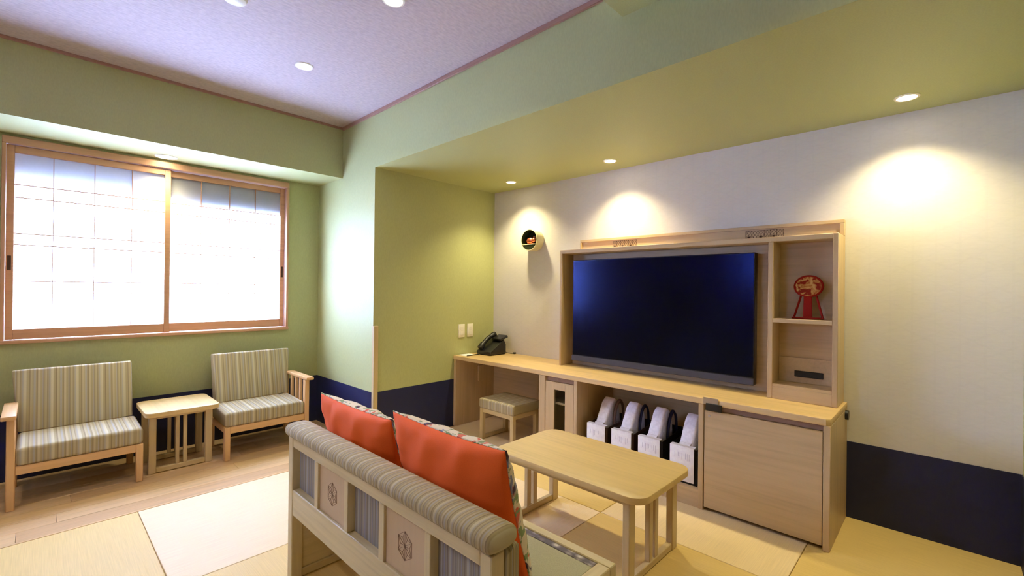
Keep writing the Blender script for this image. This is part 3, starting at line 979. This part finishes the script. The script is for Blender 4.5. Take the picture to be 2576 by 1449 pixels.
zb_ = czc - 0.036
blob('body', 'copper', orn, (2.955, cyc + 0.012, zb_ + 0.030), (0.026, 0.040, 0.030), 3)
blob('head', 'copper', orn, (2.948, cyc - 0.032, zb_ + 0.034), (0.018, 0.020, 0.018), 3)
blob('ear', 'copper', orn, (2.950, cyc - 0.028, zb_ + 0.055), (0.005, 0.006, 0.014))
blob('ear', 'copper', orn, (2.962, cyc - 0.030, zb_ + 0.055), (0.005, 0.006, 0.014))
B().box(2.93, 2.985, cyc - 0.045, cyc + 0.04, zb_, zb_ + 0.004, 0.001).build('base', 'copper', orn)

# red lacquer fan ornament on the shelf
rf = thing('lacquer_fan_ornament', 'red lacquer round fan painted with gold on a splayed stand', 'ornament', (2.90, 0.55, 1.0547))
fy, fz = 0.545, 1.232
dsc = B()
n = 40
pr = [(fy + 0.070 * math.cos(2 * math.pi * k / n), fz + 0.061 * math.sin(2 * math.pi * k / n)) for k in range(n)]
dsc.prism(pr, 0, 2.889, 2.903, 0.004, 2)
for v in dsc.bm.verts: v.co.x += (v.co.z - 1.054) * 0.12 - 0.02
dd = dsc.build('fan_disc', 'red', rf, 50)
dsc = B()
dsc.prism([(fy + (p[0] - fy) * 0.86, fz + (p[1] - fz) * 0.84) for p in pr], 0, 2.8875, 2.889)
for v in dsc.bm.verts: v.co.x += (v.co.z - 1.054) * 0.12 - 0.02
dsc.build('gold_painting', 'gold', dd)
B().prism([(fy + 0.024, 1.064), (fy + 0.020, 1.19), (fy - 0.016, 1.19), (fy - 0.020, 1.064)], 0, 2.885, 2.893, 0.002, 1).build('fan_handle', 'red', rf)
for s_ in (1, -1):
    B().tube([(2.90, fy + s_ * 0.034, 1.185), (2.89, fy + s_ * 0.066, 1.062)], 0.0055, 8).build('stand_leg', 'red', rf)
B().box(2.876, 2.905, fy - 0.072, fy + 0.076, 1.0547, 1.0645, 0.003, 2).build('stand_base', 'red', rf)
B().tube([(2.915, fy, 1.20), (2.948, fy, 1.058)], 0.005, 8).build('stand_prop', 'red', rf)

# ------------------------------------------------------------------ stool in the kneehole
st = thing('stool', 'low oak stool with striped padded seat in the kneehole', 'stool', (2.6, 2.52, 0))
qx0, qx1, qy0, qy1 = 2.463, 2.76, 2.33, 2.706
for lx in (qx0, qx1 - 0.034):
    for ly in (qy0 + 0.004, qy1 - 0.038):
        box('leg', 'oakz', st, lx, lx + 0.034, ly, ly + 0.034, 0, 0.249, 0.003)
for ly in (qy0 + 0.008, qy1 - 0.034):
    box('sled_rail', 'oakx', st, qx0 + 0.034, qx1 - 0.034, ly, ly + 0.026, 0.004, 0.03, 0.002)
    box('seat_rail', 'oakx', st, qx0 + 0.034, qx1 - 0.034, ly, ly + 0.026, 0.216, 0.249, 0.002)
for lx in (qx0 + 0.002, qx1 - 0.028):
    box('seat_rail', 'oaky', st, lx, lx + 0.026, qy0 + 0.038, qy1 - 0.038, 0.216, 0.249, 0.002)
sb = B().box(qx0 - 0.006, qx1 + 0.006, qy0 - 0.003, qy1 + 0.003, 0.249, 0.327, 0.016, 4)
for v in sb.bm.verts:
    if v.co.z > 0.29:
        v.co.z += 0.012 * max(0, 1 - ((v.co.x - 2.61) / 0.15) ** 2) * max(0, 1 - ((v.co.y - 2.518) / 0.19) ** 2)
sb.build('seat_cushion', 'stry', st, 60)


# ------------------------------------------------------------------ amenity bags
def bag(y0, brown, label):
    t = thing('amenity_bag', label, 'bag', (2.70, y0 + 0.075, 0.1), 'amenity bags in the cubby')
    x0, x1, y1, zb, zt = 2.572, 2.86, y0 + 0.160, 0.1005, 0.302
    bag_m, str_m = ('bagb' if brown else 'bagk'), ('strapb' if y0 > 1.5 else 'strapn')
    bb = B()
    th_ = 0.004
    bb.box(x0, x1, y0, y0 + th_, zb, zt, 0.001).box(x0, x1, y1 - th_, y1, zb, zt, 0.001)
    bb.box(x0, x0 + th_, y0 + th_, y1 - th_, zb, zt, 0).box(x1 - th_, x1, y0 + th_, y1 - th_, zb, zt, 0)
    bb.box(x0 + th_, x1 - th_, y0 + th_, y1 - th_, zb, zb + th_, 0)
    # side walls rise towards the back
    for v in bb.bm.verts:
        if v.co.z > 0.2: v.co.z += 0.03 * (v.co.x - x0) / (x1 - x0)
    bb.build('bag_body', bag_m, t)
    # white printed sheet folded over the front edge
    p = B()
    p.box(x0 - 0.006, x0 - 0.001, y0 + 0.016, y1 - 0.003, 0.112, zt + 0.005, 0.002, 2).box(x0 - 0.006, x0 + 0.03, y0 + 0.016, y1 - 0.003, zt + 0.004, zt + 0.008, 0.001)
    sh = p.build('printed_sheet', 'print', t)
    for k in range(9):
        yy = y0 + 0.042 + k * 0.0105
        if k % 4 == 3: continue
        box('print_line', 'ink', sh, x0 - 0.0066, x0 - 0.0059, yy, yy + 0.0013, 0.27 - random.uniform(0.02, 0.05), 0.272, 0)
    # folded towel rising out of the bag
    tw = B()
    prof_ = [(2.590, 0.262, 0.02), (2.615, 0.30, 0.032), (2.65, 0.36, 0.036), (2.69, 0.425, 0.036), (2.73, 0.452, 0.036), (2.775, 0.43, 0.036), (2.80, 0.36, 0.036), (2.81, 0.25, 0.034)]
    ya, yb_ = y0 + 0.042, y0 + 0.122
    # closed outline in x-z extruded along y with a big bevel
    top = [(q[0], q[1] + 0.012) for q in prof_]
    bot = [(2.80, 0.12), (2.60, 0.12)]
    tw.prism(top + bot, 1, ya, yb_, 0.014, 4)
    tw.build('folded_towel', 'cloth', t, 70)
    rl = B().cyl((2.612, ya + 0.008, 0.300), 1, 0.020, yb_ - ya - 0.016, 20)
    rl.build('rolled_towel', 'cloth', t, 50)
    for yy, dx in ((y0 + 0.012, 0.0), (y0 + 0.034, 0.034)):
        pts_ = []
        for k in range(17):
            a = math.pi * k / 16
            pts_.append((2.731 + dx - 0.064 * math.cos(a) * (1.0 if 3 < k < 13 else 0.96), yy - 0.006 * math.sin(a), 0.27 + 0.178 * math.sin(a) ** 0.8))
        B().tube(pts_, 0.0085 if y0 > 1.5 else 0.006, 8).build('bag_handle', str_m, t, 60)
    return t


bag(1.590, True, 'brown amenity bag with white towel, first beside the glass door')
bag(1.402, True, 'dark brown amenity bag with towel and navy loops, second in row')
bag(1.214, False, 'black amenity bag with navy loops, third in the row')
bag(1.010, False, 'black amenity bag at the right end against the fridge cupboard')
